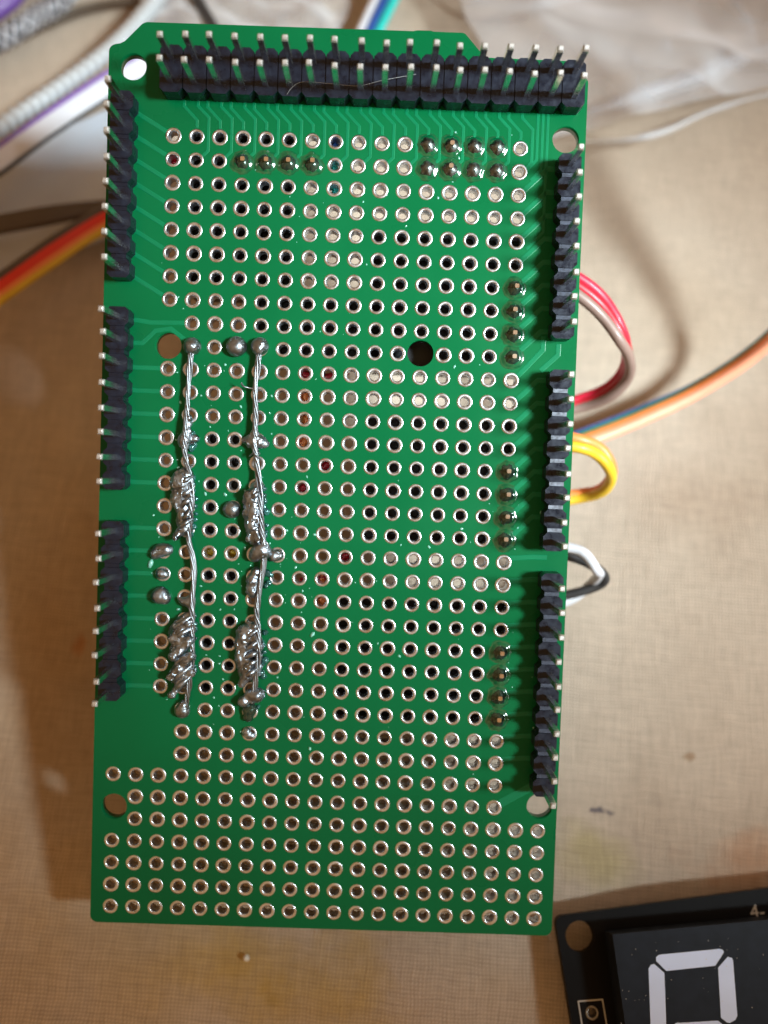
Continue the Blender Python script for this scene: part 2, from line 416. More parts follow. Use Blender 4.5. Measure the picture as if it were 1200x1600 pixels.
for k in range(15):
    x = k * P
    trace([(6.2 + x, 3.9), (6.2 + x, 3.2), (7.62 + x, 1.75), (7.62 + x, 0.9)], 0.26)
    trace([(7.7 + x, 3.9), (7.7 + x, 3.3), (8.9 + x, 2.1), (8.9 + x, -1.5), (8.3 + x, -2.1)], 0.26)
for k in range(3):
    x = 45.0 + 0.55 * k
    trace([(x, 3.9), (x, -1.2 - 1.0 * k), (x - 1.1, -2.4 - 1.0 * k)] if k < 2 else [(x, 3.9), (x, -9.0), (44.3, -10.9)], 0.24)

# pin headers
pinm = bmesh.new(); hw = 0.32
lo, hi = box(pinm, -hw, hw, -hw, hw, -3.0, 8.2)
f = [f for f in pinm.faces if all(v in hi for v in f.verts)][0]
r_ = bmesh.ops.extrude_face_region(pinm, geom=[f]); vs_ = [v for v in r_['geom'] if isinstance(v, bmesh.types.BMVert)]
for v in vs_: v.co.z = 8.5 * S; v.co.x *= 0.72; v.co.y *= 0.72
bmesh.ops.delete(pinm, geom=[f], context='FACES_ONLY')
bevel(pinm, 0.04, 1, 50)
pin_me = bpy.data.meshes.new('pin'); pinm.to_mesh(pin_me); pinm.free(); pin_me.materials.append(M_pin); pin_me.materials.append(mat('cut pin end', (0.55, 0.54, 0.52), 0.45, metal=0.6, var=0.3, vscale=2500, bump=0.03, bscale=4000))
for p in pin_me.polygons:
    if p.center.z > 8.3 * S: p.material_index = 1
def octo(cx, cy, hx, hy, c):
    return [(cx - hx + c, cy - hy), (cx + hx - c, cy - hy), (cx + hx, cy - hy + c), (cx + hx, cy + hy - c),
            (cx + hx - c, cy + hy), (cx - hx + c, cy + hy), (cx - hx, cy + hy - c), (cx - hx, cy - hy + c)]
def add_pin(par, x, y):
    o = obj('pin', pin_me, None, par, loc=Vector((x, y, 0)) * S)
    o.rotation_euler = (random.gauss(0, 0.008), random.gauss(0, 0.008), random.gauss(0, 0.03))
def header(x0, y0, n, neck_glint=None):
    bm = bmesh.new()
    for k in range(n):
        y = y0 - k * P
        prism(bm, octo(x0, y, 1.22, 1.02, 0.42), 0.0, 2.48)
    bevel(bm, 0.07, 2, 30)
    for k in range(n - 1):
        y = y0 - (k + 0.5) * P
        box(bm, x0 - 0.80, x0 + 0.80, y - 0.205, y + 0.205, 0.02, 2.40)
        box(bm, x0 - 0.74, x0 + 0.74, y - 0.30, y + 0.30, 0.02, 2.30)
    bm.normal_update()
    if neck_glint:
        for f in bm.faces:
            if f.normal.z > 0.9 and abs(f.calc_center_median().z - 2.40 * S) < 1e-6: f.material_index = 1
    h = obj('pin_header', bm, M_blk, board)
    h.data.materials.append(neck_glint or M_blk)
    for k in range(n): add_pin(h, x0, y0 - k * P)
header(0.0, 2.79, 8); header(0.0, -20.14, 8); header(0.0, -43.40, 8)
w1 = mat('faint plastic glint', (0.035, 0.045, 0.07), 0.4, var=0.5, vscale=2500); w2 = mat('pale plastic glint', (0.16, 0.18, 0.22), 0.4, var=0.5, vscale=3000)  # lighter necks: glints painted into the plastic colour
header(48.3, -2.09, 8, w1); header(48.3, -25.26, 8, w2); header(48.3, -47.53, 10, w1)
bm = bmesh.new()
for k in range(18):
    x = 5.18 + k * P
    prism(bm, octo(x, 6.32, 1.215, 2.48, 0.45), 0.0, 2.48)
bevel(bm, 0.08, 2, 30)
for k in range(17):
    x = 5.18 + (k + 0.5) * P
    box(bm, x - 0.2, x + 0.2, 6.32 - 1.9, 6.32 + 1.9, 0.02, 2.25)
hd = obj('pin_header', bm, M_blk, board); hd['label'] = 'long double row black pin header'
for k in range(18):
    add_pin(hd, 5.17 + k * P, 7.58); add_pin(hd, 5.19 + k * P, 5.05)

# solder joints of the parts beneath
for q, (c, r) in enumerate(JOINTS):
    rnd = random.Random(q + 90); bm = bmesh.new()
    lathe(bm, [(0.88, 0.0), (0.86, 0.12), (0.74, 0.28), (0.54, 0.42), (0.34, 0.56), (0, 0.62)], 18, (0, 0), 0.11, rnd)
    blob = (r in (0, 1) and c >= 13)
    dx, dy = rnd.uniform(-.08, .08), rnd.uniform(-.08, .08)
    o = obj('solder_joint', bm, M_darkball if blob else M_joint, board, smooth=True, loc=Vector((c * P, -r * P, 0)) * S)
    if not blob or c == 14:
        pb = bmesh.new(); prism(pb, octo(0.1 + dx, 0.1 + dy, 0.23, 0.23, 0.08), 0.3, 1.1)
        obj('pin_end', pb, mat('pin end', (0.75, 0.62, 0.48), 0.3, metal=1.0) if 'pin end' not in bpy.data.materials else bpy.data.materials['pin end'], o)
    fb = bmesh.new(); lathe(fb, [(1.34, 0.002), (1.2, 0.02), (1.06, 0.07), (0.95, 0.13), (0.8, 0.2), (0, 0.22)], 22, (0, 0), 0.10, rnd)
    obj('flux_ring', fb, M_flux, o, smooth=True)

# solder lumps built as metaballs, converted to meshes
mb_n = [0]
def lump(balls, name='solder_lump', m_=None, rough=0.05, rscale=0.5, res=0.16, parent=None):
    mb_n[0] += 1
    mb = bpy.data.metaballs.new('mb%d' % mb_n[0]); mb.resolution = res; mb.render_resolution = res; mb.threshold = 0.35
    ob = bpy.data.objects.new('mbo%s' % 'abcdefghijklmnopqrstuvwxyzABCDEFGHIJKLMNOPQRSTUVWXYZ'[mb_n[0] % 52] + 'q' * (mb_n[0] // 52 + 1), mb); C.objects.link(ob)
    for (x, y, z, rad) in balls:
        e = mb.elements.new(type='BALL'); e.co = (x, y, z); e.radius = rad * 1.75; e.stiffness = 2
    bpy.context.view_layer.update()
    dg = bpy.context.evaluated_depsgraph_get()
    me = bpy.data.meshes.new_from_object(ob.evaluated_get(dg))
    bpy.data.objects.remove(ob); bpy.data.metaballs.remove(mb)
    for v in me.vertices:
        n_ = noise.noise(v.co / rscale) + 0.6 * (1 - 3 * abs(noise.noise(v.co / (rscale * 0.7) + Vector((9, 0, 0))))) + 0.4 * noise.noise(v.co / (rscale * 0.35))
        v.co += v.normal * (rough * n_)
        v.co *= S
    me.name = name; me.materials.clear()
    return obj(name, me, m_ or M_sold, parent or board, smooth=True)
def path_balls(pp, n, r0, z, jr=0.25, jx=0.25, rnd=random):
    out = []
    for k in range(n):
        t = k / max(1, n - 1) * (len(pp) - 1); i = min(int(t), len(pp) - 2); u = t - i
        a = pp[i]; b = pp[i + 1]
        x, y = a[0] + (b[0] - a[0]) * u, a[1] + (b[1] - a[1]) * u
        w = a[2] + (b[2] - a[2]) * u
        q = bp(x, y, z)
        out.append((q.x + rnd.uniform(-jx, jx) * w, q.y + rnd.uniform(-jx, jx), z + rnd.uniform(-0.15, 0.15), r0 * w * (1 + rnd.uniform(-jr, jr))))
    return out
rr = random.Random(5)
def ridge(x0, y0, x1, y1, r, z=0.9, n=5):
    return path_balls([(x0, y0, 1), (x1, y1, 0.8)], n, r, z, 0.1, 0.05, rr)
# left wire
lump([(*bp(300, 541, 0.4), 0.85), (*bp(299, 541, 0.9), 0.55)], m_=M_soldball)
lump(path_balls([(294, 655, 0.5), (289, 680, 1.0), (290, 695, 0.6)], 6, 0.62, 0.6, rnd=rr) + [(*bp(305, 685, 0.3), 0.4)])
lump(path_balls([(290, 738, 0.7), (285, 760, 1.1), (284, 790, 1.0), (288, 830, 0.8)], 11, 0.80, 0.6, rnd=rr)
     + ridge(296, 745, 274, 760, 0.34, 1.2) + ridge(297, 775, 276, 788, 0.36, 1.3) + ridge(293, 820, 274, 840, 0.40, 1.1), rough=0.17)
lump(path_balls([(281, 938, 0.5), (299, 936, 1.0), (299, 950, 0.6)], 6, 0.5, 0.5, rnd=rr))
lump(path_balls([(298, 962, 0.5), (282, 985, 1.1), (281, 1020, 1.1), (284, 1060, 0.9), (292, 1070, 0.6)], 15, 0.72, 0.5, rnd=rr)
     + ridge(296, 975, 268, 998, 0.46, 1.2, 6) + ridge(296, 1000, 270, 1026, 0.48, 1.35, 6) + ridge(298, 1025, 266, 1058, 0.48, 1.35, 6) + ridge(298, 1050, 268, 1086, 0.46, 1.1, 6), rough=0.17)
lump([(*bp(285, 1110, 0.3), 0.75), (*bp(287, 1100, 0.5), 0.45)], m_=M_soldball)
# right wire
lump([(*bp(406, 541, 0.4), 0.85), (*bp(404, 546, 0.8), 0.5)], m_=M_soldball)
lump(path_balls([(384, 690, 0.5), (398, 690, 1.1), (414, 692, 0.5)], 6, 0.62, 0.55, rnd=rr) + path_balls([(398, 675, 0.6), (399, 706, 0.5)], 5, 0.6, 0.7, rnd=rr), m_=M_soldball, rough=0.15)
lump(path_balls([(402, 758, 0.6), (396, 780, 1.0), (397, 810, 1.0), (400, 838, 0.9)], 11, 0.80, 0.6, rnd=rr)
     + ridge(400, 765, 386, 772, 0.34, 1.2) + ridge(396, 800, 392, 822, 0.42, 1.3) + ridge(402, 835, 388, 842, 0.36, 1.0), rough=0.17)
lump(path_balls([(398, 868, 0.8), (410, 863, 1.2), (418, 862, 0.8)], 6, 0.62, 0.9, rnd=rr))
lump(path_balls([(422, 866, 0.8), (440, 868, 0.9)], 5, 0.5, 0.35, rnd=rr), m_=M_soldball, rough=0.1)
lump(path_balls([(400, 897, 0.9), (394, 915, 1.0), (396, 925, 0.6)], 6, 0.62, 0.5, rnd=rr), rough=0.15)
lump(path_balls([(392, 975, 0.5), (384, 995, 1.0), (382, 1025, 1.0), (386, 1055, 0.8)], 12, 0.80, 0.55, rnd=rr)
     + path_balls([(400, 1000, 0.9), (405, 1030, 0.9), (402, 1050, 0.7)], 6, 0.5, 0.8, rnd=rr)
     + ridge(392, 1035, 378, 1068, 0.44, 1.2, 6) + ridge(398, 980, 380, 996, 0.3, 1.2), rough=0.18)
lump(path_balls([(382, 1094, 0.8), (395, 1086, 1.1), (406, 1084, 0.8)], 7, 0.6, 0.6, rnd=rr), rough=0.08)
lump([(*bp(390, 1108, 0.2), 0.7), (*bp(388, 1120, 0.2), 0.5)], m_=M_joint)
# single balls
lump([(*bp(369.5, 541.5, 0.35), 0.98)], 'solder_ball', M_soldball, 0.01)
lump([(*bp(362, 796, 0.15), 0.85)], 'solder_ball', M_soldball, 0.02)
lump(path_balls([(244, 862, 0.9), (262, 861, 0.8)], 4, 0.62, 0.3, rnd=rr), 'solder_ball', M_sold, 0.06)
lump(path_balls([(250, 896, 0.9), (258, 896, 0.6)], 3, 0.6, 0.3, rnd=rr), 'solder_ball', M_sold, 0.05)
lump(path_balls([(246, 929, 0.9), (256, 933, 0.8)], 4, 0.7, 0.3, rnd=rr), 'solder_ball', M_sold, 0.05)
lump(path_balls([(383, 1143, 0.7), (392, 1148, 0.7)], 4, 0.5, 0.1, rnd=rr), 'solder_ball', M_sold, 0.1)

# bare twisted wires
def bus_wire(pts, label, nstr=5, rs=0.135, tr=0.20, pitch=6.5):
    path = spline([bp(x, y, z) for x, y, z in pts], 14)
    L_ = [0]
    for a, b in zip(path, path[1:]): L_.append(L_[-1] + (b - a).length)
    first = None
    for s in range(nstr):
        q = []
        for i, p in enumerate(path):
            t = (path[min(i + 1, len(path) - 1)] - path[max(i - 1, 0)]).normalized()
            u = t.cross(Vector((0, 0, 1))).normalized(); w = u.cross(t)
            a = 2 * math.pi * (L_[i] / pitch + s / nstr) + 0.9 * math.sin(L_[i] * 0.6 + s * 0.3)
            k = tr * (1 + 0.25 * math.sin(L_[i] * 0.45 + s * 2.1))
            q.append(p + u * k * math.cos(a) + w * k * math.sin(a))
        bm = bmesh.new(); tube(bm, q, rs, 7)
        o = obj('bus_wire' if first is None else 'strand', bm, M_wire, board if first is None else first, smooth=True)
        if first is None: first = o; o['label'] = label
bus_wire([(300, 541, 0.6), (297, 565, 0.8), (295, 600, 0.75), (292, 640, 0.8), (289, 680, 1.1), (290, 715, 0.9), (297, 750, 1.2), (299, 790, 1.3), (295, 840, 0.9), (301, 870, 0.9), (303, 905, 0.9),
          (300, 940, 1.0), (300, 980, 1.2), (300, 1030, 1.2), (295, 1075, 0.9), (290, 1106, 0.5)], 'left twisted bare wire')
bus_wire([(405, 541, 0.6), (403, 570, 0.8), (399, 610, 0.8), (399, 650, 0.8), (398, 690, 1.0), (402, 730, 0.9), (406, 770, 1.2), (408, 820, 1.3), (413, 855, 1.2), (412, 880, 1.0), (406, 920, 0.9),
          (401, 960, 0.9), (404, 1000, 1.3), (402, 1045, 1.2), (397, 1080, 0.9), (394, 1098, 0.6)], 'right twisted bare wire')
bm = bmesh.new(); tube(bm, spline([bp(377, 598, 1.6), bp(380, 603, 1.3), bp(388, 606, 1.0), bp(399, 608, 0.9)], 6), 0.10, 6); obj('strand', bm, M_wire, board, smooth=True)
bm = bmesh.new(); tube(bm, spline([bp(390, 713, 1.0), bp(397, 708, 1.6), bp(404, 716, 1.3)], 6), 0.10, 6); obj('strand', bm, M_wire, board, smooth=True)
bm = bmesh.new(); tube(bm, spline([bp(410, 842, 1.2), bp(418, 850, 1.2), bp(421, 862, 0.7)], 6), 0.12, 6); obj('strand', bm, M_wire, board, smooth=True)

for k, pl in enumerate([[(303, 745), (303, 790), (302, 835)], [(305, 960), (303, 1010), (302, 1050)], [(414, 765), (414, 800), (416, 840)], [(412, 990), (411, 1030), (410, 1055)], [(303, 680), (312, 690), (300, 700)], [(404, 1090), (412, 1082), (404, 1104)], [(418, 895), (420, 905), (416, 915)]]):
    lump([(q[0] + rr.uniform(-.15, .15), q[1], q[2], q[3]) for q in path_balls([(a, b, 1) for a, b in pl], 9 if k < 4 else 4, 0.27, 0.10, 0.3, 0.2, rr)], 'flux_crust', M_fluxc, 0.1)
# strands of wire drowned in the solder, lying aslant over the lower clumps
for (xa, ya, xb, yb, n_, dy) in ((299, 962, 268, 988, 6, 19), (300, 744, 278, 764, 5, 17), (404, 985, 378, 1004, 5, 15), (406, 768, 386, 782, 4, 17)):
    for k in range(n_):
        j = lambda v: rr.uniform(-v, v)
        p0 = bp(xa + j(2), ya + dy * k + j(3), 1.25); p1 = bp((xa + xb) / 2 + j(2), (ya + yb) / 2 + dy * k + j(3), 1.55 + j(0.15)); p2 = bp(xb + j(4), yb + dy * k + j(4), 0.7)
        bm = bmesh.new(); q = spline([p0, p1, p2], 9); tube(bm, q, [0.13 + 0.17 * math.sin(math.pi * min(1, (i + 1) / len(q))) * rr.uniform(0.8, 1.2) for i in range(len(q))], 9)
        obj('strand', bm, M_sold, board, smooth=True)
# droplets of flux and solder spatter
bm = bmesh.new()
cent = [(300, 750), (300, 1000), (415, 700), (415, 810), (400, 1030), (800, 780), (800, 1060), (740, 240), (440, 260), (420, 870), (470, 900), (350, 700), (300, 620)]
for k in range(330):
    if k < 250:
        cx, cy = random.choice(cent); x = random.gauss(cx, 42); y = random.gauss(cy, 60)
    else: x = random.uniform(220, 820); y = random.uniform(170, 1180)
    q = bp(x, y, 0)
    if min(abs(q.x / P - round(q.x / P)), 1) < 0.38 and abs(q.y / P - round(q.y / P)) < 0.38: continue
    rad = abs(random.gauss(0, 0.07)) + 0.03
    a = random.uniform(0, 3.14)
    mtx = Matrix.Translation(Vector((q.x, q.y, 0.0)) * S) @ Matrix.Rotation(a, 4, 'Z') @ Matrix.Diagonal((rad * S * random.uniform(1, 2), rad * S, rad * 0.6 * S, 1))
    bmesh.ops.create_icosphere(bm, subdivisions=1, radius=1.0, matrix=mtx)
o = obj('flux_droplets', bm, M_speck, board, smooth=True); o['kind'] = 'stuff'

# parts on the underside, seen through the holes
def under(c0, c1, r0, r1, z0, z1, name='component_body', m_=None):
    bm = bmesh.new(); box(bm, c0 * P, c1 * P, -r1 * P, -r0 * P, z1, z0); bevel(bm, 0.3, 2)
    obj(name, bm, m_ or M_comp, board)
under(2.5, 7.6, -0.5, 6.5, -3.0, -9.5)
under(10.6, 17.6, 3.6, 9.6, -3.0, -10.0)
under(10.6, 17.6, 11.6, 17.6, -3.0, -10.0)
under(9.6, 17.6, 19.6, 25.6, -3.0, -9.0)
under(3.6, 5.4, 12.6, 24.5, -3.0, -7.0)
under(5.6, 12.4, 6.6, 9.4, -3.0, -9.0)

# ------------------------------------------------------------------ cables and loose things
def wmat(name, col, rough=0.45):
    return mat(name, col, rough, var=0.08, vscale=200, coat=0.1, bump=0.02, bscale=900)
MW = {'red': wmat('red pvc', (0.50, 0.01, 0.025)), 'crimson': wmat('crimson pvc', (0.62, 0.012, 0.045)), 'brown': wmat('brown pvc', (0.27, 0.18, 0.15)),
      'orange': wmat('orange pvc', (0.95, 0.28, 0.07)), 'yellow': wmat('yellow pvc', (0.80, 0.50, 0.03)), 'green': wmat('green pvc', (0.02, 0.25, 0.10)),
      'blue': wmat('blue pvc', (0.02, 0.09, 0.35)), 'peach': wmat('peach pvc', (1.0, 0.42, 0.26)), 'white': wmat('white pvc', (0.66, 0.67, 0.72)),
      'black': wmat('black pvc', (0.03, 0.03, 0.032)), 'purple': wmat('purple pvc', (0.20, 0.10, 0.40)), 'teal': wmat('teal pvc', (0.02, 0.55, 0.50)),
      'darkbrown': wmat('dark brown pvc', (0.09, 0.065, 0.045)), 'scarlet': wmat('scarlet pvc', (0.85, 0.04, 0.01)), 'grey': wmat('grey pvc', (0.20, 0.20, 0.23))}
def ribbon(name, A, B, cols, label, cat, rad=0.62, group=None, zs=1.0):
    n = len(cols)
    A = spline([at(p[0], p[1], p[2] * zs) for p in A], 10); B = spline([at(p[0], p[1], p[2] * zs) for p in B], 10)
    base = (A[0] + B[0]) / 2
    root = empty(name, base * S)
    tag(root, label, cat, group)
    for i, c in enumerate(cols):
        t = (i + 0.5) / n
        pts = [a.lerp(b, t) - base for a, b in zip(A, B)]
        bm = bmesh.new(); r = rad if not isinstance(rad, (list, tuple)) else rad[i]
        tube(bm, pts, r, 12)
        o = obj('wire', bm, MW[c], root, smooth=True)
        o['label'] = {'darkbrown': 'dark brown'}.get(c, c) + ' wire'
    return root
ribbon('jumper_ribbon', [(840, 395, 20), (905, 428, 19), (942, 458, 18), (968, 502, 17), (978, 545, 15), (970, 578, 12), (945, 603, 10), (905, 620, 9), (840, 640, 9)],
       [(840, 425, 21), (905, 470, 20), (940, 502, 19), (968, 538, 18), (984, 562, 16), (984, 592, 13), (955, 624, 11), (905, 641, 9), (840, 650, 9)],
       ['crimson', 'red', 'brown'], 'loop of crimson and brown jumper wires bulging from the right edge of the green board', 'jumper wires', 0.66, zs=1.35)
ribbon('jumper_ribbon', [(850, 668, 15), (905, 680, 15), (938, 694, 14), (955, 720, 13), (955, 742, 11), (937, 762, 9), (905, 768, 8), (850, 775, 8)],
       [(850, 700, 16), (905, 706, 16), (930, 716, 15), (948, 732, 14), (955, 752, 12), (940, 772, 10), (905, 782, 8), (850, 790, 8)],
       ['orange', 'yellow'], 'small loop of orange and yellow jumper wires beside the right edge of the green board', 'jumper wires', 0.68, zs=1.3)
ribbon('jumper_wire', [(850, 850, 12), (893, 856, 12), (915, 866, 12), (932, 890, 11), (936, 898, 9), (920, 915, 6), (895, 935, 5), (850, 950, 5)],
       [(850, 850.5, 12), (893, 856.5, 12), (915, 866.5, 12), (932, 890.5, 11), (936, 898.5, 9), (920, 915.5, 6), (895, 935.5, 5), (850, 950.5, 5)],
       ['white'], 'white jumper wire bent over the black one at the right edge of the board', 'jumper wire', 0.62, zs=1.25)
ribbon('jumper_wire', [(850, 860, 9), (900, 872, 9), (930, 886, 9), (945, 902, 8), (936, 914, 7), (900, 926, 6.5), (850, 935, 6)],
       [(850, 860.5, 9), (900, 872.5, 9), (930, 886.5, 9), (945, 902.5, 8), (936, 914.5, 7), (900, 926.5, 6.5), (850, 935.5, 6)],
       ['black'], 'black jumper wire bent in a hook out of the right edge of the board', 'jumper wire', 0.62, zs=1.25)
ribbon('ribbon_cable', [(840, 696, 4), (905, 671, 4), (1000, 634, 4), (1100, 588, 5), (1200, 515, 9), (1290, 400, 20), (1345, 280, 28), (1360, 120, 34), (1340, -60, 38)],
       [(850, 716, 5), (925, 692, 5), (1000, 662, 5), (1100, 613, 6), (1200, 543, 10), (1310, 420, 19), (1372, 285, 27), (1388, 120, 33), (1368, -60, 37)],
       ['blue', 'green', 'orange', 'peach'], 'blue, green, orange and peach ribbon cable running off to the right across the cloth', 'ribbon cable', [0.26, 0.50, 0.70, 0.72])
ribbon('ribbon_cable', [(250, 285, 5), (165, 322, 6), (80, 372, 8), (0, 428, 10), (-90, 490, 12)],
       [(260, 325, 4), (165, 362, 5), (80, 418, 7), (0, 474, 9), (-90, 540, 11)],
       ['darkbrown', 'scarlet', 'scarlet', 'orange', 'yellow'], 'red, orange and yellow ribbon cable coming from under the left edge of the board', 'ribbon cable', 0.62)
ribbon('flat_cable', [(230, 318, 3), (150, 318, 4), (70, 326, 6), (0, 338, 7), (-90, 350, 8)],
       [(230, 330, 3), (150, 334, 4), (70, 350, 6), (0, 363, 7), (-90, 380, 8)],
       ['darkbrown', 'darkbrown', 'darkbrown'], 'flat dark brown cable above the red and orange ribbon on the left', 'cable', 0.7)
ribbon('ribbon_cable', [(255, 62, 5), (172, 108, 6), (80, 168, 9), (0, 224, 10), (-90, 290, 10)],
       [(275, 104, 5), (172, 158, 6), (80, 218, 8), (0, 278, 9), (-90, 340, 9)],
       ['purple', 'white', 'white', 'white', 'black'], 'white ribbon cable with a purple edge wire running under the top left corner hole', 'ribbon cable', [0.5, 0.62, 0.62, 0.62, 0.3])
ribbon('ribbon_cable', [(600, -60, 5), (582, -10, 5), (560, 40, 6), (530, 110, 8)],
       [(650, -60, 5), (628, -10, 5), (603, 40, 6), (570, 110, 8)],
       ['white', 'blue', 'teal'], 'white, blue and teal ribbon cable passing under the top edge of the board', 'ribbon cable', 0.72)
ribbon('dark_cord', [(285, -40, 4), (305, -5, 5), (322, 25, 5), (345, 60, 6), (400, 120, 6)], [(287, -40, 4), (307, -5, 5), (324, 25, 5), (347, 60, 6), (402, 120, 6)],
       ['black'], 'short stretch of black cord disappearing behind the top edge of the board', 'cord', 0.9)

# clear ridged tube at top left
def ridged_tube():
    path = spline([at(*p) for p in [(290, -70, 5), (250, -10, 5), (205, 45, 6), (150, 95, 7), (80, 145, 8), (0, 200, 9), (-80, 260, 9)]], 40)
    base = path[0]; L_ = 0; rad = []
    pts = [p - base for p in path]; prev = pts[0]
    for p in pts:
        L_ += (p - prev).length; prev = p
        rad.append(1.25 + 0.22 * math.sin(L_ * 2 * math.pi / 1.5))
    root = empty('spiral_tube', base * S)
    tag(root, 'clear ridged plastic tube crossing the top left corner above the purple edged ribbon', 'plastic tube')
    bm = bmesh.new(); tube(bm, pts, rad, 16); obj('tube_wall', bm, mat('milky ridged plastic', (0.50, 0.53, 0.55), 0.18, coat=0.6), root, smooth=True)
ridged_tube()
# dark braided sleeve in the corner
def braid():
    path = spline([at(*p) for p in [(140, -60, 3), (95, 0, 3), (50, 30, 3), (0, 62, 3), (-70, 90, 3)]], 30)
    base = path[0]; pts = [p - base for p in path]
    bm = bmesh.new(); tube(bm, pts, 1.5, 12)
    root = obj('braided_cable', bm, MW['grey'], smooth=True, loc=base * S)
    tag(root, 'grey braided cable with dark threads in the far top left corner', 'cable')
    for s in range(8):
        q = []
        for i, p in enumerate(pts):
            t = (pts[min(i + 1, len(pts) - 1)] - pts[max(i - 1, 0)]).normalized(); u = t.orthogonal().normalized(); w = t.cross(u)
            a = (1 if s % 2 else -1) * i * 0.22 + s * math.pi / 4
            q.append(p + (u * math.cos(a) + w * math.sin(a)) * 1.5)
        bm = bmesh.new(); tube(bm, q, 0.28, 5); obj('thread', bm, MW['black'] if s % 2 else MW['white'], root, smooth=True)
    path = spline([at(*p) for p in [(60, -60, 2), (20, -5, 2), (-30, 30, 2), (-80, 60, 2)]], 12)
    bm = bmesh.new(); tube(bm, [p - path[0] for p in path], 1.6, 12); o = obj('purple_cable', bm, MW['purple'], smooth=True, loc=path[0] * S)
    tag(o, 'dull purple cable at the very corner beyond the braided cable', 'cable')
    path = spline([at(*p) for p in [(230, 0, 1), (150, 10, 1), (80, 35, 1), (0, 75, 1), (-80, 110, 1)]], 12)  # brown tube added in place of a curved shadow on the cloth
    bm = bmesh.new(); tube(bm, [p - path[0] for p in path], 0.7, 10); o = obj('curved_shadow', bm, MW['darkbrown'], smooth=True, loc=path[0] * S)
    tag(o, 'thin brown tube standing in for a curved shadow on the cloth at top left', 'cord')
braid()

# white sheet under the cables, plastic bags
def sheet(name, quad, z, m_, label, cat, nx=60, ny=50, amp=2.0, sc=16, thick=0.0, seed=0, ridge_=0.0):
    a, b, c, d = [at(x, y, z) for x, y in quad]
    bm = bmesh.new(); vs = []
    base = (a + b + c + d) / 4
    for j in range(ny + 1):
        for i in range(nx + 1):
            u, v = i / nx, j / ny
            p = a.lerp(b, u).lerp(d.lerp(c, u), v)
            q = Vector((p.x / sc, p.y / sc, seed))
            w = amp * noise.noise(q) + amp * 0.45 * noise.noise(q * 2.7)
            if ridge_: w += ridge_ * (1 - abs(noise.noise(Vector(((p.x * 0.35 + p.y) / sc, (p.x - 0.35 * p.y) / (sc * 4), seed + 5)))) * 4)
            e = noise.noise(Vector((u * 6, v * 6, seed + 2))) * 2.0
            vs.append(bm.verts.new((p - base + Vector((e, e * 0.6, w))) * S))
    for j in range(ny):
        for i in range(nx):
            k = j * (nx + 1) + i
            bm.faces.new((vs[k], vs[k + 1], vs[k + nx + 2], vs[k + nx + 1]))
    if thick: bmesh.ops.solidify(bm, geom=bm.faces[:], thickness=thick * S)
    bmesh.ops.recalc_face_normals(bm, faces=bm.faces)
    o = obj(name, bm, m_, smooth=True, loc=base * S)
    return tag(o, label, cat)
sheet('white_plastic_sheet', [(-140, 300), (210, 150), (240, 350), (-140, 470)], 1.6, mat('white film', (0.84, 0.90, 0.98), 0.3, coat=0.2, var=0.05, vscale=60),
      'bluish white plastic sheet lying under the cables at the left edge', 'plastic sheet', amp=0.6, sc=22, thick=0.2)
sheet('clear_plastic_bag', [(640, -150), (1500, -190), (1450, 90), (820, 215)], 5.5, clear_mat('clear film'),
      'crumpled clear plastic bag lying on the cloth at top right', 'plastic bag', 160, 100, amp=2.0, sc=18, seed=3, ridge_=1.5)
sheet('clear_plastic_wrap', [(225, -120), (560, -120), (520, 120), (215, 90)], 4.0, clear_mat('clear wrap', 0.93),
      'piece of clear crumpled wrap behind the top edge of the board', 'plastic wrap', 50, 50, amp=2.4, sc=9, seed=9, ridge_=0.8)

bag = bpy.data.objects['clear_plastic_bag']; M_fold = clear_mat('folded film', 0.95, milky=0.16, rough=0.38)
def crease(pts, r0):
    p = spline([at(q[0], q[1], q[2] * 0.5) for q in pts], 12); n = len(p); b = Vector(bag.location) / S
    rad = [r0 * (0.25 + math.sin(math.pi * i / (n - 1))) * (1 + 0.3 * noise.noise(Vector((i * 0.3, r0, 0)))) for i in range(n)]
    bm = bmesh.new(); tube(bm, [q - b for q in p], rad, 10); obj('crease', bm, M_fold, bag, smooth=True)
crease([(915, 178, 7), (1000, 150, 8), (1090, 122, 8.5), (1160, 92, 9), (1260, 50, 9)], 1.3)
crease([(905, 222, 5), (980, 218, 6), (1040, 205, 6), (1120, 170, 6.5), (1260, 130, 7)], 0.35)
crease([(1035, 60, 8), (1040, 72, 9), (1044, 86, 8)], 0.7)
crease([(985, 80, 7), (992, 92, 7.5), (1000, 100, 7)], 0.45)
crease([(1130, -20, 8), (1165, 30, 8), (1180, 80, 8), (1220, 110, 8)], 0.5)
crease([(700, -30, 6), (760, 5, 7), (850, 8, 7), (960, -20, 7)], 0.5)
# crumb, fibre
bm = bmesh.new(); bmesh.ops.create_icosphere(bm, subdivisions=2, radius=0.38 * S)
for v in bm.verts: v.co *= 1 + 0.5 * noise.noise(v.co * 3000)
o = obj('crumb', bm, wmat('crumb', (0.8, 0.78, 0.72)), smooth=True, loc=at(385, 1497, -1.2) * S); tag(o, 'tiny white crumb on the cloth just below the bottom edge of the board', 'crumb')
fp = spline([TB @ bp(*p) for p in [(448, 148, 2.7), (458, 135, 3.2), (475, 128, 3.4), (520, 131, 3.0), (560, 134, 2.9), (600, 125, 3.1), (650, 116, 2.8)]], 10)
bm = bmesh.new(); tube(bm, [p - fp[0] for p in fp], 0.022, 5)
o = obj('stray_fibre', bm, wmat('fibre', (0.35, 0.36, 0.36)), smooth=True, loc=fp[0] * S); tag(o, 'thin pale fibre lying across the long double row header', 'fibre')

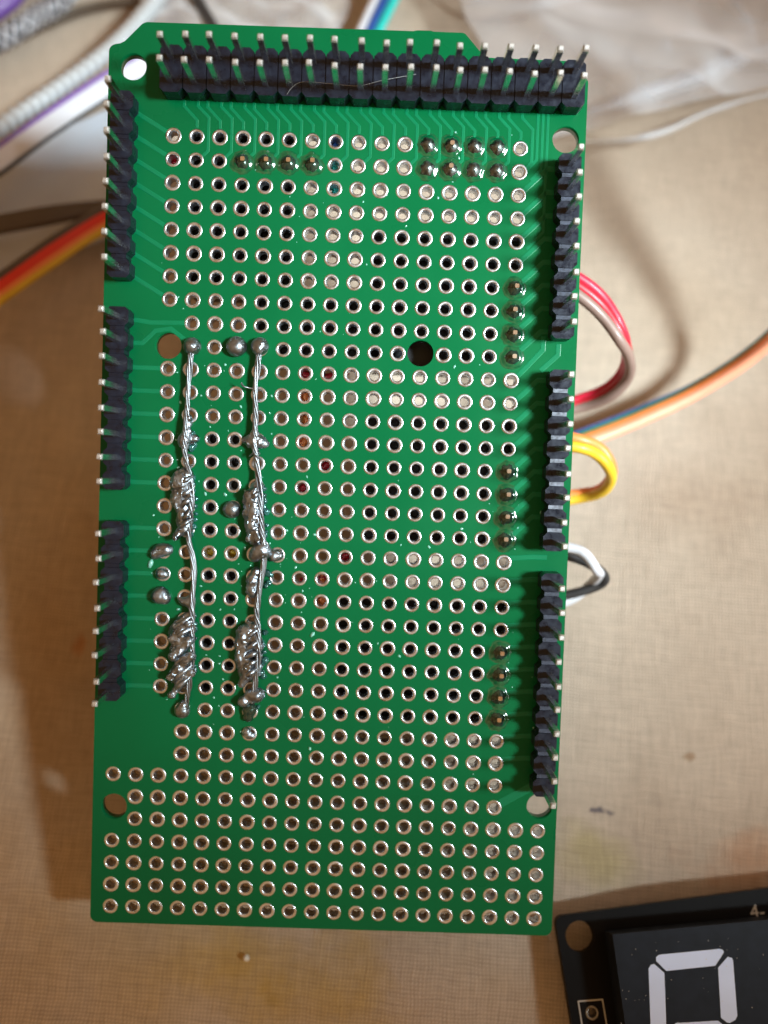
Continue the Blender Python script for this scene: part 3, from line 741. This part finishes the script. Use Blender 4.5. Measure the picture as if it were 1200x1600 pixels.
for cols_, path_ in (('red', [(7.3, 9.6), (8.0, 10.05), (9.0, 10.1), (9.8, 9.7)]), ('orange', [(7.7, 10.6), (8.0, 11.0), (8.1, 12.0), (8.0, 12.9), (7.6, 13.3)]),
                     ('red', [(9.9, 13.6), (9.0, 14.0), (8.1, 15.0), (7.2, 15.3)]), ('red', [(10.6, 17.6), (10.0, 18.0), (8.9, 19.1), (8.0, 19.3)]),
                     ('yellow', [(3.3, 18.1), (4.0, 18.0), (5.0, 18.0), (5.9, 18.2)]), ('red', [(1.5, 0.7), (2.0, 1.0), (2.4, 1.5)]), ('orange', [(9.4, 18.6), (9.0, 19.0), (9.0, 20.0), (9.5, 21.0)]),
                     ('blue', [(8.4, -0.4), (9.0, 0.0), (9.1, 0.6)]), ('teal', [(8.8, 0.7), (9.0, 1.2), (9.1, 2.2)])):
    bm = bmesh.new(); tube(bm, spline([Vector((a * P, -b * P, -2.3)) for a, b in path_], 6), 0.6, 10)
    o = obj('underside_wire', bm, MW[cols_], board, smooth=True); o['label'] = cols_ + ' wire seen through the holes'

# ------------------------------------------------------------------ display module
def module():
    zp = 3.4; zb = 4.2
    O = at(867, 1432, zp)
    root = empty('display_module', O * S)
    tag(root, 'black display module with white seven segment digit at the bottom right corner', 'display')
    def L2(x, y, z): p = at(x, y, z) - O; return (p.x, p.y)
    # board outline with mounting hole
    cs = [Vector((*L2(867, 1432, zp), 0)), Vector((*L2(1530, 1344, zp), 0))]
    ex = (cs[1] - cs[0]).normalized(); dn = Vector((*L2(885, 1600, zp), 0)) - cs[0]; ey = Vector((-ex.y, ex.x, 0)); ey = -ey if ey.dot(dn) < 0 else ey
    Wd, Hd = 42.0, 24.0
    h = Vector((*L2(906.5, 1463, zp), 0)); hr = 1.72
    cu = bpy.data.curves.new('m', 'CURVE'); cu.dimensions = '2D'; cu.fill_mode = 'BOTH'
    def poly(pts):
        s = cu.splines.new('POLY'); s.points.add(len(pts) - 1); s.use_cyclic_u = True
        for p, q in zip(s.points, pts): p.co = (q[0], q[1], 0, 1)
    pts = []; rc = 1.0
    for (cx, cy, a0) in ((rc, rc, 180), (Wd - rc, rc, 270), (Wd - rc, Hd - rc, 0), (rc, Hd - rc, 90)):
        for k in range(6):
            a = math.radians(a0 + 90 * k / 5); q = cs[0] + ex * (cx + rc * math.cos(a)) + ey * (cy + rc * math.sin(a)); pts.append((q.x, q.y))
    poly(pts); poly([(h.x + hr * math.cos(2 * math.pi * k / 36), h.y + hr * math.sin(2 * math.pi * k / 36)) for k in range(36)])
    hp = Vector((*L2(925.5, 1582.5, zp), 0))
    poly([(hp.x + 0.5 * math.cos(2 * math.pi * k / 20), hp.y + 0.5 * math.sin(2 * math.pi * k / 20)) for k in range(20)])
    cu.extrude = 0.8
    t = bpy.data.objects.new('m', cu); C.objects.link(t)
    me = bpy.data.meshes.new_from_object(t.evaluated_get(bpy.context.evaluated_depsgraph_get())); bpy.data.objects.remove(t)
    me.transform(Matrix.Translation((0, 0, -0.8))); me.transform(Matrix.Scale(S, 4)); me.materials.clear()
    obj('board_panel', me, M_blkpcb, root)
    bm = bmesh.new(); lathe(bm, [(0.78, 0.01), (0.74, 0.05), (0.6, 0.05), (0.5, 0.0), (0.48, -1.6)], 20)
    obj('pad', bm, mat('dark plated pad', (0.25, 0.24, 0.22), 0.3, metal=1.0), root, smooth=True, loc=hp * S)
    # silkscreen box
    q = [Vector((*L2(x, y, zp), 0)) for x, y in ((902.4, 1563.6), (942, 1560.6))]
    e1 = (q[1] - q[0]); l1 = e1.length; e1.normalize(); e2 = ey
    bm = bmesh.new()
    def strip(p0, d, ln, w, nrm, z=0.012):
        a = [p0, p0 + d * ln, p0 + d * ln + nrm * w, p0 + nrm * w]
        v = [bm.verts.new(Vector((k.x, k.y, zz)) * S) for zz in (z, ) for k in a]
        f = bm.faces.new(v)
        f.normal_update()
        if f.normal.z < 0: f.normal_flip()
    strip(q[0], e1, l1, 0.14, e2); strip(q[0] + e2 * 0.15, e2, 9.0, 0.14, e1); strip(q[1] + e2 * 0.15, e2, 9.0, 0.14, -e1)
    obj('silkscreen_box', bm, M_silk, root)
    # printed text
    tc_ = bpy.data.curves.new('txt', 'FONT'); tc_.body = '4-'; tc_.size = 2.2; tc_.extrude = 0.006
    t = bpy.data.objects.new('txt', tc_); C.objects.link(t)
    me = bpy.data.meshes.new_from_object(t.evaluated_get(bpy.context.evaluated_depsgraph_get())); bpy.data.objects.remove(t)
    p0 = Vector((*L2(1174, 1436, zp), 0)); ang = math.atan2(ex.y, ex.x)
    me.transform(Matrix.Scale(S, 4) @ Matrix.Translation((p0.x, p0.y, 0.015)) @ Matrix.Rotation(ang, 4, 'Z')); me.materials.clear()
    obj('printed_text', me, M_silk, root)
    # display block
    a = Vector((*L2(957, 1460, zp + zb), 0)); ln = 32.0
    ex2 = Vector((*L2(1200, 1437, zp + zb), 0)) - a; ex2.normalize(); ey2 = Vector((ex2.y, -ex2.x, 0))
    c = [a, a + ey2 * 15.5, a + ey2 * 15.5 + ex2 * ln, a + ex2 * ln]
    bm = bmesh.new(); prism(bm, [(k.x, k.y) for k in c], 0.01, zb); bevel(bm, 0.12, 2)
    blk = obj('display_block', bm, M_disp, root)
    def seg(pts):
        v = [L2(840 + x * 0.3, 1380 + y * 0.3, zp + zb) for x, y in pts]
        area = sum(v[i][0] * v[(i + 1) % len(v)][1] - v[(i + 1) % len(v)][0] * v[i][1] for i in range(len(v)))
        if area < 0: v = v[::-1]
        bm = bmesh.new(); prism(bm, v, zb - 0.2, zb + 0.015); obj('segment', bm, M_seg, blk, loc=None)
    bm = bmesh.new()
    for k in range(45):
        q = L2(random.uniform(885, 1200), random.uniform(1440, 1600), zp + (zb if random.random() < 2 else 0))
        q = L2(random.uniform(965, 1200), random.uniform(1465, 1600), zp + zb)
        bmesh.ops.create_icosphere(bm, subdivisions=1, radius=random.uniform(0.02, 0.06) * S, matrix=Matrix.Translation(Vector((q[0], q[1], zb)) * S))
    d_ = obj('dust', bm, M_silk, blk); d_['kind'] = 'stuff'
    seg([(617, 385), (630, 374), (645, 371), (945, 342), (963, 346), (970, 360), (955, 385), (925, 430), (670, 457), (617, 405)])
    seg([(578, 445), (590, 425), (606, 420), (660, 467), (670, 733), (674, 860), (640, 895), (606, 880), (592, 850)])
    seg([(990, 383), (1012, 390), (1018, 405), (1040, 690), (1030, 712), (1000, 728), (985, 725), (955, 700), (940, 440)])
    seg([(690, 750), (720, 728), (940, 716), (975, 745), (945, 790), (720, 805)])
    seg([(1008, 745), (1040, 770), (1062, 1060), (1020, 1090), (985, 1060), (965, 800)])
module()
